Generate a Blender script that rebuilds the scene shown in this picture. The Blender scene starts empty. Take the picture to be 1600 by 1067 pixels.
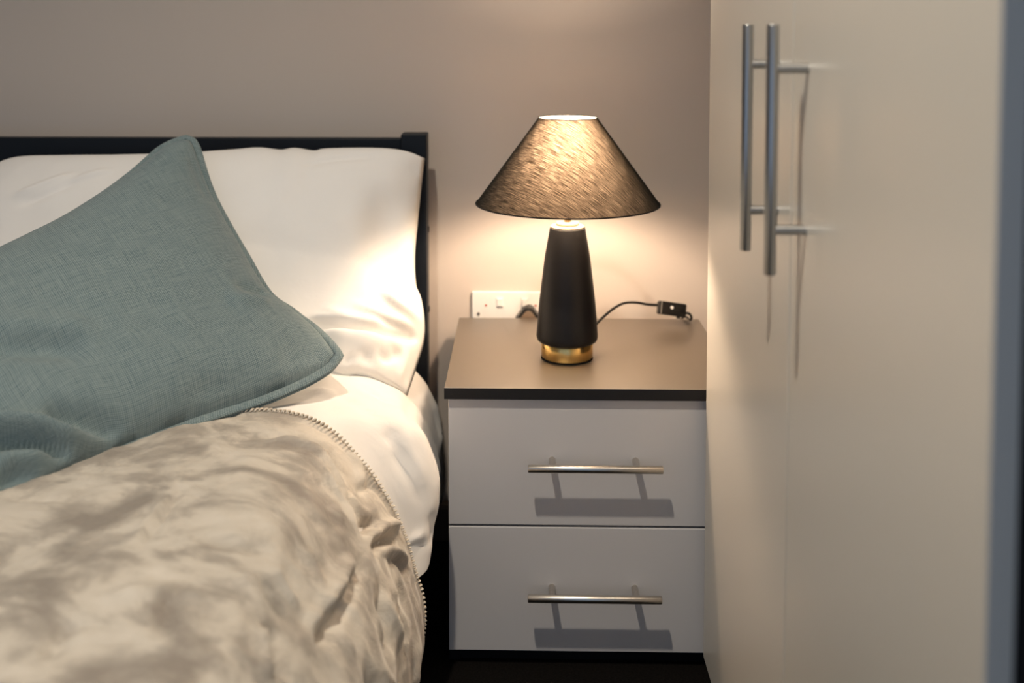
import bpy, bmesh, math, random
import numpy as np
from mathutils import Vector, noise

random.seed(4)
R = math.radians
S = bpy.context.scene
COL = S.collection

# ------------------------------------------------------------------ camera
cd = bpy.data.cameras.new('camera')
cam = bpy.data.objects.new('camera', cd)
COL.objects.link(cam)
cam.location = (0, 0, 1.005)
cam.rotation_euler = (R(90 - 3.3), 0, R(1.3))
cd.sensor_width = 36
cd.lens = 1725 / 1600 * 36
cd.shift_x = 0.01625
cd.shift_y = -0.2469
cd.clip_start = 0.02
cd.dof.use_dof = True
cd.dof.focus_distance = 1.62
cd.dof.aperture_fstop = 2.8
S.camera = cam

# ------------------------------------------------------------------ world, lights, exposure
W = bpy.data.worlds.new('world')
S.world = W
W.use_nodes = True
bg = W.node_tree.nodes['Background']
bg.inputs[0].default_value = (0.54, 0.72, 1.0, 1)
bg.inputs[1].default_value = 0.58

def spot(name, loc, power, color, radius, size=150, blend=0.6):
    d = bpy.data.lights.new(name, 'SPOT')
    d.energy = power; d.color = color; d.shadow_soft_size = radius
    d.spot_size = R(size); d.spot_blend = blend
    o = bpy.data.objects.new(name, d); COL.objects.link(o); o.location = loc
    return o
# recessed ceiling downlight above the bed side
spot('ceiling_downlight_near', (-0.30, 0.70, 2.33), 112, (1.0, 0.88, 0.72), 0.03, 128, 1.0)

BULB = 345
S.view_settings.view_transform = 'Standard'
S.view_settings.look = 'None'
S.view_settings.gamma = 1
S.view_settings.use_curve_mapping = False
S.view_settings.exposure = 0.0

# ------------------------------------------------------------------ materials
def mat(name, color=(0.8,)*3, rough=0.5, metal=0.0, spec=0.5, sheen=0.0, coat=0.0):
    m = bpy.data.materials.new(name); m.use_nodes = True
    p = m.node_tree.nodes['Principled BSDF']
    p.inputs['Base Color'].default_value = (*color, 1)
    p.inputs['Roughness'].default_value = rough
    p.inputs['Metallic'].default_value = metal
    p.inputs['Specular IOR Level'].default_value = spec
    p.inputs['Sheen Weight'].default_value = sheen
    p.inputs['Coat Weight'].default_value = coat
    return m

class G:
    """small helper to wire shader nodes"""
    def __init__(s, m):
        s.t = m.node_tree; s.n = s.t.nodes; s.l = s.t.links; s.p = s.n.get('Principled BSDF')
    def node(s, typ, **kw):
        n = s.n.new(typ)
        for k, v in kw.items():
            if k in n.inputs.keys():
                i = n.inputs[k]
                if hasattr(v, 'is_output') or isinstance(v, bpy.types.NodeSocket): s.l.new(v, i)
                else: i.default_value = v
            else: setattr(n, k, v)
        return n
    def coord(s, out='Object', scale=(1, 1, 1), rot=(0, 0, 0)):
        tc = s.n.new('ShaderNodeTexCoord'); mp = s.n.new('ShaderNodeMapping')
        mp.inputs['Scale'].default_value = scale; mp.inputs['Rotation'].default_value = rot
        s.l.new(tc.outputs[out], mp.inputs[0]); return mp.outputs[0]
    def noise(s, v, scale=5, detail=3, rough=0.5, dist=0.0):
        n = s.node('ShaderNodeTexNoise', Scale=scale, Detail=detail, Roughness=rough, Distortion=dist)
        s.l.new(v, n.inputs['Vector']); return n.outputs['Fac']
    def wave(s, v, scale, axis='X', dist=0.0, dscale=1.0, detail=1.0):
        n = s.n.new('ShaderNodeTexWave'); n.bands_direction = axis
        n.inputs['Scale'].default_value = scale; n.inputs['Distortion'].default_value = dist
        n.inputs['Detail Scale'].default_value = dscale; n.inputs['Detail'].default_value = detail
        s.l.new(v, n.inputs['Vector']); return n.outputs['Fac']
    def ramp(s, f, stops):
        n = s.n.new('ShaderNodeValToRGB'); e = n.color_ramp.elements
        while len(e) < len(stops): e.new(0.5)
        for k, (pos, c) in enumerate(stops):
            e[k].position = pos; e[k].color = (*c, 1) if len(c) == 3 else c
        s.l.new(f, n.inputs[0]); return n.outputs[0]
    def math(s, op, a, b=0.0):
        n = s.n.new('ShaderNodeMath'); n.operation = op
        for i, x in enumerate((a, b)):
            if isinstance(x, (int, float)): n.inputs[i].default_value = x
            else: s.l.new(x, n.inputs[i])
        return n.outputs[0]
    def bump(s, h, strength=0.3, dist=0.001, prev=None):
        n = s.n.new('ShaderNodeBump'); n.inputs['Strength'].default_value = strength
        n.inputs['Distance'].default_value = dist; s.l.new(h, n.inputs['Height'])
        if prev is not None: s.l.new(prev, n.inputs['Normal'])
        return n.outputs[0]

# painted wall with roller texture
M_wall = mat('wall_paint', (0.56, 0.49, 0.44), 0.75, spec=0.25)
g = G(M_wall); v = g.coord()
g.l.new(g.bump(g.noise(v, 260, 3, 0.6), 0.25, 0.0006), g.p.inputs['Normal'])
g.l.new(g.ramp(g.noise(v, 2.0, 2), [(0.3, (0.615, 0.545, 0.485)), (0.7, (0.635, 0.565, 0.505))]), g.p.inputs['Base Color'])
M_ceil = mat('ceiling_paint', (0.78, 0.77, 0.75), 0.8, spec=0.2)
g = G(M_ceil); g.l.new(g.bump(g.noise(g.coord(), 200), 0.2, 0.0005), g.p.inputs['Normal'])
M_skirt = mat('skirting_paint', (0.16, 0.115, 0.08), 0.5, spec=0.2)
M_carpet = mat('dark_carpet', (0.010, 0.008, 0.007), 0.95, spec=0.1)
g = G(M_carpet); v = g.coord()
g.l.new(g.bump(g.noise(v, 420, 3, 0.7), 0.9, 0.006), g.p.inputs['Normal'])
g.l.new(g.ramp(g.noise(v, 300, 2), [(0.3, (0.004, 0.0035, 0.003)), (0.7, (0.012, 0.010, 0.009))]), g.p.inputs['Base Color'])

# foil finished furniture
M_front = mat('white_foil_front', (0.60, 0.59, 0.60), 0.42, spec=0.4)
g = G(M_front); g.l.new(g.bump(g.noise(g.coord(), 700, 2), 0.12, 0.0002), g.p.inputs['Normal'])
M_door = mat('cream_foil_door', (0.64, 0.615, 0.56), 0.34, spec=0.5)
M_graph = mat('graphite_laminate', (0.085, 0.064, 0.041), 0.42, spec=1.0, coat=1.0)
M_graph.node_tree.nodes['Principled BSDF'].inputs['Coat Roughness'].default_value = 0.45
g = G(M_graph); v = g.coord()
g.l.new(g.bump(g.noise(v, 900, 2, 0.6), 0.35, 0.0004), g.p.inputs['Normal'])
M_band = mat('shaded_edge_band', (0.016, 0.015, 0.016), 0.5, spec=0.3)  # edge band of the cabinet top, darkened in colour to look unlit
M_carc = mat('graphite_carcass', (0.010, 0.010, 0.012), 0.5, spec=0.2)
M_bedwood = mat('navy_black_wood', (0.006, 0.009, 0.014), 0.5, spec=0.22)
g = G(M_bedwood); g.l.new(g.bump(g.noise(g.coord(scale=(1, 8, 8)), 60, 3), 0.15, 0.0004), g.p.inputs['Normal'])

def brushed(name, c1, c2, rough, axis):
    m = mat(name, c1, rough, 1.0)
    g = G(m); sc = [900, 900, 900]; sc[axis] = 12
    f = g.noise(g.coord(scale=tuple(sc)), 1.0, 2, 0.6)
    g.l.new(g.ramp(f, [(0.3, c1), (0.7, c2)]), g.p.inputs['Base Color'])
    g.l.new(g.bump(f, 0.15, 0.0001), g.p.inputs['Normal'])
    return m
M_nickelx = brushed('brushed_nickel', (0.52, 0.48, 0.43), (0.66, 0.61, 0.55), 0.28, 0)
M_nickelz = brushed('brushed_nickel_upright', (0.36, 0.36, 0.36), (0.46, 0.46, 0.46), 0.30, 2)
M_brass = brushed('brushed_brass', (0.78, 0.50, 0.16), (0.88, 0.60, 0.24), 0.26, 2)
M_black = mat('black_plastic', (0.012, 0.011, 0.010), 0.35, spec=0.5)
M_felt = mat('black_felt', (0.010, 0.010, 0.010), 0.95, spec=0.05)
M_lamp = mat('matte_black_ceramic', (0.009, 0.0085, 0.009), 0.42, spec=0.28)
g = G(M_lamp); g.l.new(g.bump(g.noise(g.coord(), 420, 2), 0.18, 0.0003), g.p.inputs['Normal'])
M_neck = mat('cream_collar_lit_shoulder', (0.42, 0.37, 0.29), 0.4)
M_holder = mat('brown_metal_stem', (0.30, 0.20, 0.11), 0.4, 0.6)
M_white = mat('white_plastic', (0.86, 0.85, 0.82), 0.30, spec=0.5)
M_red = mat('red_paint', (0.45, 0.10, 0.06), 0.5)
M_screw = mat('screw_metal', (0.6, 0.6, 0.58), 0.3, 1.0)

M_bulb = bpy.data.materials.new('warm_bulb'); M_bulb.use_nodes = True
nt = M_bulb.node_tree; nt.nodes.clear()
e = nt.nodes.new('ShaderNodeEmission'); e.inputs[0].default_value = (1.0, 0.755, 0.545, 1); e.inputs[1].default_value = BULB
o = nt.nodes.new('ShaderNodeOutputMaterial'); nt.links.new(e.outputs[0], o.inputs[0])

# woven lampshade: charcoal linen outside, white lining inside, light soaks through the cloth
M_shade = bpy.data.materials.new('charcoal_linen_shade'); M_shade.use_nodes = True
g = G(M_shade); g.n.clear()
vs = g.coord('UV', (1, 1, 1), (0, 0, R(36)))
mp = g.node('ShaderNodeMapping'); g.l.new(vs, mp.inputs[0]); mp.inputs['Scale'].default_value = (38, 1300, 1)
n1 = g.noise(mp.outputs[0], 1.0, 3, 0.6)
mp2 = g.node('ShaderNodeMapping'); g.l.new(vs, mp2.inputs[0]); mp2.inputs['Scale'].default_value = (1400, 160, 1)
n2 = g.noise(mp2.outputs[0], 1.0, 3, 0.6)
nsum = g.math('ADD', g.math('MULTIPLY', n1, 0.80), g.math('MULTIPLY', n2, 0.20))
tcol = g.ramp(nsum, [(0.40, (0.009, 0.0056, 0.0033)), (0.5, (0.046, 0.033, 0.022)), (0.60, (0.17, 0.13, 0.092))])
lw = g.node('ShaderNodeLayerWeight'); lw.inputs[0].default_value = 0.5   # threads close up when the cloth is seen edge on
fac = g.math('POWER', g.math('SUBTRACT', 1.0, lw.outputs['Facing']), 3.0)
vm = g.node('ShaderNodeVectorMath'); vm.operation = 'SCALE'; g.l.new(tcol, vm.inputs[0]); g.l.new(fac, vm.inputs['Scale']); tcol = vm.outputs[0]
dcol = g.ramp(nsum, [(0.35, (0.010, 0.010, 0.009)), (0.65, (0.055, 0.050, 0.042))])
dif = g.node('ShaderNodeBsdfDiffuse'); g.l.new(dcol, dif.inputs[0])
tr = g.node('ShaderNodeBsdfTranslucent'); g.l.new(tcol, tr.inputs[0])
add = g.node('ShaderNodeAddShader'); g.l.new(dif.outputs[0], add.inputs[0]); g.l.new(tr.outputs[0], add.inputs[1])
inn = g.node('ShaderNodeBsdfDiffuse'); inn.inputs[0].default_value = (0.50, 0.46, 0.40, 1)
geo = g.node('ShaderNodeNewGeometry'); mx = g.node('ShaderNodeMixShader')
g.l.new(geo.outputs['Backfacing'], mx.inputs[0]); g.l.new(add.outputs[0], mx.inputs[1]); g.l.new(inn.outputs[0], mx.inputs[2])
out = g.node('ShaderNodeOutputMaterial'); g.l.new(mx.outputs[0], out.inputs[0])
bm_n = g.bump(nsum, 0.12, 0.0003); g.l.new(bm_n, dif.inputs['Normal'])
M_trim = mat('black_shade_trim', (0.012, 0.012, 0.011), 0.7, spec=0.2)

def cloth_mat(name, color, color2, bump_scale, bump_s, weave=0.0, rough=0.85, sheen=0.15):
    m = mat(name, color, rough, spec=0.2, sheen=sheen)
    g = G(m); v = g.coord('UV')
    g.l.new(g.ramp(g.noise(g.coord(), 9, 3), [(0.3, color), (0.7, color2)]), g.p.inputs['Base Color'])
    n = g.bump(g.noise(g.coord(), bump_scale, 4, 0.55, 0.6), bump_s, 0.006)
    w = g.math('ADD', g.wave(v, 240, 'X', 1, 3), g.wave(v, 240, 'Y', 1, 3))
    g.l.new(g.bump(w, weave, 0.0004, n), g.p.inputs['Normal'])
    return m
M_cotton = cloth_mat('white_cotton', (0.87, 0.855, 0.83), (0.89, 0.88, 0.86), 14, 0.22, 0.10)
M_duvet = cloth_mat('white_duvet_cotton', (0.82, 0.80, 0.77), (0.84, 0.825, 0.80), 12, 0.30, 0.06)
M_matt = mat('mattress_ticking', (0.6, 0.58, 0.54), 0.8)

# teal basket weave with slubs
def teal(name, k):
    m = mat(name, (0.12, 0.19, 0.20), 0.88, spec=0.15, sheen=0.25)
    g = G(m); v = g.coord('UV')
    wx = g.wave(v, 118, 'X', 1.6, 60, 2); wy = g.wave(v, 118, 'Y', 1.6, 60, 2)
    w = g.math('MULTIPLY', wx, wy)
    sl = g.noise(g.coord('UV', (420, 22, 1)), 1, 3, 0.6); sl2 = g.noise(g.coord('UV', (22, 420, 1)), 1, 3, 0.6)
    f = g.math('ADD', g.math('MULTIPLY', w, 0.45), g.math('MULTIPLY', g.math('ADD', sl, sl2), 0.42))
    c = g.ramp(f, [(0.30, tuple(x * k for x in (0.080, 0.135, 0.160))), (0.72, tuple(x * k for x in (0.29, 0.36, 0.36)))])
    g.l.new(c, g.p.inputs['Base Color'])
    n = g.bump(g.noise(g.coord(), 16, 3, 0.5, 0.5), 0.25, 0.006)
    g.l.new(g.bump(f, 0.6, 0.0012, n), g.p.inputs['Normal'])
    return m
M_teal = teal('teal_weave', 1.0)
M_tealp = teal('teal_piping', 1.0)

# crushed velvet throw
M_throw = mat('crushed_velvet', (0.6, 0.54, 0.46), 0.55, spec=0.25, sheen=0.5)
g = G(M_throw); v = g.coord('UV')
g.p.inputs['Sheen Roughness'].default_value = 0.35
g.p.inputs['Sheen Tint'].default_value = (1.0, 0.93, 0.82, 1)
big = g.noise(g.coord('UV', (0.9, 1.2, 1), (0, 0, 0.25)), 10.0, 7, 0.62, 0.45)
c = g.ramp(big, [(0.36, (0.30, 0.265, 0.23)), (0.46, (0.42, 0.38, 0.33)), (0.54, (0.60, 0.55, 0.475)), (0.70, (0.70, 0.65, 0.575))])
g.l.new(c, g.p.inputs['Base Color'])
g.l.new(g.ramp(big, [(0.4, (0.42,) * 3), (0.6, (0.62,) * 3)]), g.p.inputs['Roughness'])
n = g.bump(g.noise(v, 16, 5, 0.6, 1.2), 0.45, 0.010)
g.l.new(g.bump(g.noise(v, 900, 2), 0.35, 0.0008, n), g.p.inputs['Normal'])
M_stitch = mat('cream_thread', (0.62, 0.56, 0.47), 0.7, sheen=0.2)

# ------------------------------------------------------------------ builders
def link(name, me, m, parent=None, smooth=False):
    o = bpy.data.objects.new(name, me); COL.objects.link(o)
    if m is not None: me.materials.append(m)
    if smooth:
        for p in me.polygons: p.use_smooth = True
    if parent is not None: o.parent = parent
    return o

def bm_obj(name, bm, m, parent=None, smooth=False, at=None):
    me = bpy.data.meshes.new(name)
    bmesh.ops.recalc_face_normals(bm, faces=bm.faces)
    bm.to_mesh(me); bm.free()
    return link(name, me, m, parent, smooth)

def tag(o, label, cat, group=None):
    o['label'] = label; o['category'] = cat
    if group: o['group'] = group
    return o

def empty(name, loc, label, cat, group=None):
    o = bpy.data.objects.new(name, None); COL.objects.link(o); o.location = loc
    o.empty_display_size = 0.05
    bpy.context.view_layer.update()
    return tag(o, label, cat, group)

def put(o, parent):
    """parent at a world-space mesh without moving it"""
    o.parent = parent
    loc = parent.location.copy(); p = parent.parent
    while p is not None: loc += p.location; p = p.parent
    o.location = -loc
    return o

def add_box(bm, x0, x1, y0, y1, z0, z1, bev=0.0, seg=2):
    b = bmesh.new()
    vs = [b.verts.new((x, y, z)) for z in (z0, z1) for y in (y0, y1) for x in (x0, x1)]
    for f in ((0, 2, 3, 1), (4, 5, 7, 6), (0, 1, 5, 4), (2, 6, 7, 3), (0, 4, 6, 2), (1, 3, 7, 5)):
        b.faces.new([vs[i] for i in f])
    bmesh.ops.recalc_face_normals(b, faces=b.faces)
    if bev > 0:
        bmesh.ops.bevel(b, geom=b.edges[:] + b.verts[:], offset=bev, segments=seg, affect='EDGES', profile=0.5, clamp_overlap=True)
    me = bpy.data.meshes.new('tmp'); b.to_mesh(me); b.free(); bm.from_mesh(me); bpy.data.meshes.remove(me)

def box(name, dims, m, parent=None, bev=0.0015, seg=2):
    bm = bmesh.new(); add_box(bm, *dims, bev=bev, seg=seg)
    o = bm_obj(name, bm, m)
    if parent is not None: put(o, parent)
    return o

def add_lathe(bm, prof, c, seg=64, close=False):
    rings = []
    for r, z in prof:
        rings.append([bm.verts.new((c[0] + r * math.cos(2 * math.pi * k / seg), c[1] + r * math.sin(2 * math.pi * k / seg), c[2] + z)) for k in range(seg)])
    for a, b in zip(rings, rings[1:]):
        for k in range(seg): bm.faces.new((a[k], a[(k + 1) % seg], b[(k + 1) % seg], b[k]))
    if close:
        bm.faces.new(rings[0][::-1]); bm.faces.new(rings[-1])

def lathe(name, prof, c, m, parent, seg=64, close=True):
    bm = bmesh.new(); add_lathe(bm, prof, c, seg, close)
    o = bm_obj(name, bm, m, None, True)
    put(o, parent); return o

def add_tube(bm, pts, r, seg=10, flat=1.0, up=None, cap=True, rfun=None, closed=False):
    pts = [Vector(p) for p in pts]; n = len(pts); rings = []
    prev = None
    for i, p in enumerate(pts):
        if closed: t = (pts[(i + 1) % n] - pts[i - 1]).normalized()
        else: t = (pts[min(i + 1, n - 1)] - pts[max(i - 1, 0)]).normalized()
        if up is not None: a = (up[i] if isinstance(up, list) else Vector(up)).copy()
        else: a = prev.copy() if prev is not None else (Vector((0, 0, 1)) if abs(t.z) < 0.9 else Vector((1, 0, 0)))
        a = (a - t * a.dot(t)).normalized(); b = t.cross(a).normalized(); prev = a
        rr = r * (rfun(i / max(n - 1, 1)) if rfun else 1)
        rings.append([bm.verts.new(p + (a * math.cos(q) * flat + b * math.sin(q)) * rr) for q in (2 * math.pi * k / seg for k in range(seg))])
    prs = list(zip(rings, rings[1:])) + ([(rings[-1], rings[0])] if closed else [])
    for x, y in prs:
        for k in range(seg): bm.faces.new((x[k], x[(k + 1) % seg], y[(k + 1) % seg], y[k]))
    if cap and not closed: bm.faces.new(rings[0][::-1]); bm.faces.new(rings[-1])

def catmull(P, n):
    """n+1 points evenly spaced by length along a smooth curve through P"""
    P = np.array(P, float)
    Q = np.vstack([2 * P[0] - P[1], P, 2 * P[-1] - P[-2]]); out = []
    for i in range(1, len(Q) - 2):
        for t in np.linspace(0, 1, 24, endpoint=False):
            a, b, c, d = Q[i - 1], Q[i], Q[i + 1], Q[i + 2]
            out.append(0.5 * (2 * b + (c - a) * t + (2 * a - 5 * b + 4 * c - d) * t * t + (3 * b - a - 3 * c + d) * t ** 3))
    out.append(P[-1]); out = np.array(out)
    L = np.r_[0, np.cumsum(np.linalg.norm(np.diff(out, axis=0), axis=1))]
    s = np.linspace(0, L[-1], n + 1)
    return np.stack([np.interp(s, L, out[:, k]) for k in range(out.shape[1])], 1)

def grid_normals(V):
    du = np.gradient(V, axis=0); dv = np.gradient(V, axis=1)
    n = np.cross(du, dv); n /= np.linalg.norm(n, axis=2, keepdims=True) + 1e-12
    return n

def seg_dist(V, poly):
    """distance of every vertex to a 3D polyline, and where along it (0-1)"""
    V = V.reshape(-1, 3); P = np.array(poly, float)
    if len(P) > 2: P = catmull(P, 6 * (len(P) - 1))
    best = np.full(len(V), 1e9); tt = np.zeros(len(V)); n = len(P) - 1
    for i in range(n):
        a, b = P[i], P[i + 1]; ab = b - a
        t = np.clip(((V - a) @ ab) / (ab @ ab + 1e-12), 0, 1)
        d = np.linalg.norm(V - a - t[:, None] * ab, axis=1)
        m = d < best; best[m] = d[m]; tt[m] = (i + t[m]) / n
    return best, tt

def crease(V, N, poly, amp, w, ends=0.3):
    """push a ridge (amp>0) or a groove (amp<0) of half width w along a polyline"""
    d, t = seg_dist(V, poly)
    tap = np.clip(np.minimum(t, 1 - t) / max(ends, 1e-6), 0, 1); tap = tap * tap * (3 - 2 * tap)
    k = amp * np.exp(-(d / w) ** 2) * tap
    return V + N * k.reshape(V.shape[0], V.shape[1], 1)

def ridge(V, scale, off=0.0, octs=2):
    """folded noise: narrow ridges between soft hollows, 0..1"""
    out = np.zeros(V.shape[:2]); H = 1.0
    for i in range(V.shape[0]):
        for j in range(V.shape[1]):
            p = Vector(V[i, j]) * scale + Vector((off, off * 1.7, off * 0.3)); s = 0; a = 1; tot = 0
            for _ in range(octs):
                s += a * (1 - abs(noise.noise(p)) * 2.2); tot += a; a *= 0.5; p = p * 2.03
            out[i, j] = s / tot
    return out

def smooth_noise(V, scale, off=0.0):
    out = np.zeros(V.shape[:2])
    for i in range(V.shape[0]):
        for j in range(V.shape[1]):
            out[i, j] = noise.noise(Vector(V[i, j]) * scale + Vector((off, off, off)))
    return out

def grid_mesh(name, V, UV=None, extra=None):
    a, b = V.shape[:2]
    idx = np.arange(a * b).reshape(a, b)
    F = np.stack([idx[:-1, :-1], idx[1:, :-1], idx[1:, 1:], idx[:-1, 1:]], -1).reshape(-1, 4)
    me = bpy.data.meshes.new(name)
    me.from_pydata(V.reshape(-1, 3).tolist(), [], F.tolist()); me.update()
    if UV is not None:
        uv = me.uv_layers.new(name='UVMap'); uvf = UV.reshape(-1, 2)
        li = np.empty(len(me.loops), int); me.loops.foreach_get('vertex_index', li)
        uv.data.foreach_set('uv', uvf[li].ravel())
    return me

def coons(bot, top, left, right):
    """patch from four boundary curves; index [u, v]"""
    n = len(bot) - 1; m = len(left) - 1
    u = np.linspace(0, 1, n + 1)[:, None, None]; v = np.linspace(0, 1, m + 1)[None, :, None]
    B, T = bot[:, None, :], top[:, None, :]; Lf, Rt = left[None], right[None]
    return (1 - v) * B + v * T + (1 - u) * Lf + u * Rt - ((1 - u) * (1 - v) * bot[0] + u * (1 - v) * bot[-1] + (1 - u) * v * top[0] + u * v * top[-1])

# ------------------------------------------------------------------ the room
def structure(name, dims, m):
    o = box(name, dims, m, None, 0); o['kind'] = 'structure'; return o
WY = 2.115
structure('floor', (-2.4, 1.0, -1.6, WY, -0.1, 0.0), M_carpet)
structure('wall_back', (-2.5, 1.1, WY, WY + 0.1, -0.1, 2.45), M_wall)
structure('wall_left', (-2.5, -2.4, -1.6, WY, -0.1, 2.45), M_wall)
structure('wall_right', (1.0, 1.1, -1.6, WY, -0.1, 2.45), M_wall)
structure('ceiling', (-2.4, 1.0, -1.6, WY, 2.35, 2.45), M_ceil)
bm = bmesh.new()
prof = [(WY, 0.0), (WY - 0.016, 0.0), (WY - 0.016, 0.062), (WY - 0.013, 0.069), (WY - 0.006, 0.073), (WY, 0.074)]
L = [bm.verts.new((-2.4, y, z)) for y, z in prof]; Q = [bm.verts.new((1.0, y, z)) for y, z in prof]
for i in range(len(prof) - 1): bm.faces.new((L[i], L[i + 1], Q[i + 1], Q[i]))
bm.faces.new(L); bm.faces.new(Q[::-1])
o = bm_obj('baseboard_back', bm, M_skirt); o['kind'] = 'structure'

# ------------------------------------------------------------------ bed
bed = empty('bed', (-0.85, 1.1, 0.0), 'dark navy-black wooden bed frame with slatted headboard against the wall', 'bed')
for x0 in (-0.218, -1.60):
    box('headboard_post', (x0, x0 + 0.047, 2.0, 2.047, 0.0, 0.806), M_bedwood, bed, 0.002)
box('headboard_rail', (-1.553, -0.2185, 2.012, 2.038, 0.752, 0.797), M_bedwood, bed, 0.002)
box('headboard_rail', (-1.553, -0.2185, 2.012, 2.038, 0.30, 0.36), M_bedwood, bed, 0.002)
for k in range(9):
    x = -1.50 + k * 0.150
    box('headboard_slat', (x, x + 0.035, 2.018, 2.032, 0.3605, 0.7515), M_bedwood, bed, 0.001)
for x0 in (-0.225, -1.565):
    box('side_rail', (x0, x0 + 0.025, 0.14, 1.9995, 0.10, 0.20), M_bedwood, bed, 0.002)
box('foot_rail', (-1.5395, -0.2255, 0.14, 0.165, 0.10, 0.20), M_bedwood, bed, 0.002)
for k in range(12):
    y = 0.2 + k * 0.15
    box('base_slat', (-1.539, -0.226, y, y + 0.07, 0.17, 0.185), M_bedwood, bed, 0.001)
for x0 in (-0.275, -1.565):
    box('leg', (x0, x0 + 0.05, 0.17, 0.22, 0.0, 0.0995), M_bedwood, bed, 0.002)
for z in (0.627, 0.477):
    bm = bmesh.new()
    for r, x0, x1 in ((0.0065, -0.1712, -0.168),):
        add_tube(bm, [(x0, 2.025, z), (x1 - 0.001, 2.025, z), (x1, 2.025, z)], r, 16, rfun=lambda t: 1 if t < 0.9 else 0.7)
    put(bm_obj('bolt_head', bm, M_black), bed)

mt = box('mattress', (-1.54, -0.255, 0.20, 1.985, 0.186, 0.392), M_matt, None, 0.05, 4)
tag(mt, 'pale mattress under the white bed cover', 'mattress')

# cross-section of the made bed at two depths: (x, z), from the far side over the top and down the near side
P_near = [(-1.62, 0.20), (-1.60, 0.38), (-1.50, 0.45), (-1.2, 0.462), (-0.8, 0.468), (-0.55, 0.470), (-0.367, 0.468), (-0.314, 0.464), (-0.282, 0.455), (-0.251, 0.435), (-0.207, 0.381), (-0.172, 0.318), (-0.154, 0.263), (-0.138, 0.198), (-0.141, 0.143), (-0.164, 0.08)]
P_far = [(-1.62, 0.20), (-1.60, 0.38), (-1.50, 0.435), (-1.2, 0.45), (-0.8, 0.455), (-0.55, 0.458), (-0.37, 0.457), (-0.31, 0.452), (-0.27, 0.443), (-0.235, 0.425), (-0.176, 0.377), (-0.153, 0.336), (-0.139, 0.290), (-0.133, 0.243), (-0.137, 0.172), (-0.146, 0.13)]
PN, PF = np.array(P_near), np.array(P_far)
P_bulge = [(-1.62, 0.20), (-1.60, 0.38), (-1.50, 0.45), (-1.2, 0.46), (-0.8, 0.466), (-0.55, 0.468), (-0.367, 0.466), (-0.30, 0.460), (-0.25, 0.449), (-0.205, 0.440), (-0.166, 0.424), (-0.139, 0.396), (-0.122, 0.350), (-0.1185, 0.312), (-0.1265, 0.262), (-0.150, 0.200)]
PB = np.array(P_bulge)
def profile_at(y, n, cut=None):
    if y < 1.60: k = min(max((y - 1.49) / 0.11, 0), 1); k = k * k * (3 - 2 * k); P = PN * (1 - k) + PB * k
    else:
        k = min((y - 1.60) / 0.25, 1); k = k * k * (3 - 2 * k); k2 = min(max((y - 1.66) / 0.2, 0), 1)
        P = PB * (1 - k) + PF * k
        P[:, 0] -= 0.005 * math.exp(-((y - 1.70) / 0.05) ** 2) * np.clip((P[:, 0] + 0.2) / 0.06, 0, 1)
    C = catmull(P, 600)
    if cut is not None:
        keep = C[:, 1] > cut
        last = len(C) - 1
        while last > 10 and C[last, 1] < cut: last -= 1
        C = C[:last + 1]
    L = np.r_[0, np.cumsum(np.linalg.norm(np.diff(C, axis=0), axis=1))]
    # denser on the near shoulder and side
    q = np.linspace(0, 1, n + 1); q = 1 - (1 - q) ** 1.6
    s = q * L[-1]
    return np.stack([np.interp(s, L, C[:, 0]), np.interp(s, L, C[:, 1])], 1), s

def bed_sheet(ys, n, cutf, inset=0.0):
    V = np.zeros((n + 1, len(ys), 3)); UV = np.zeros((n + 1, len(ys), 2))
    for j, y in enumerate(ys):
        C, s = profile_at(y, n, cutf(y))
        V[:, j, 0] = C[:, 0]; V[:, j, 1] = y; V[:, j, 2] = C[:, 1]
        UV[:, j, 0] = s; UV[:, j, 1] = y
    N = grid_normals(V)
    if N[n // 2, len(ys) // 2, 2] < 0: N = -N
    return V - N * inset, N, UV

DUVET_CREASES = []
THROW_CREASES = []
PILLOW_CREASES = []
CUSHION_CREASES = []
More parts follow.
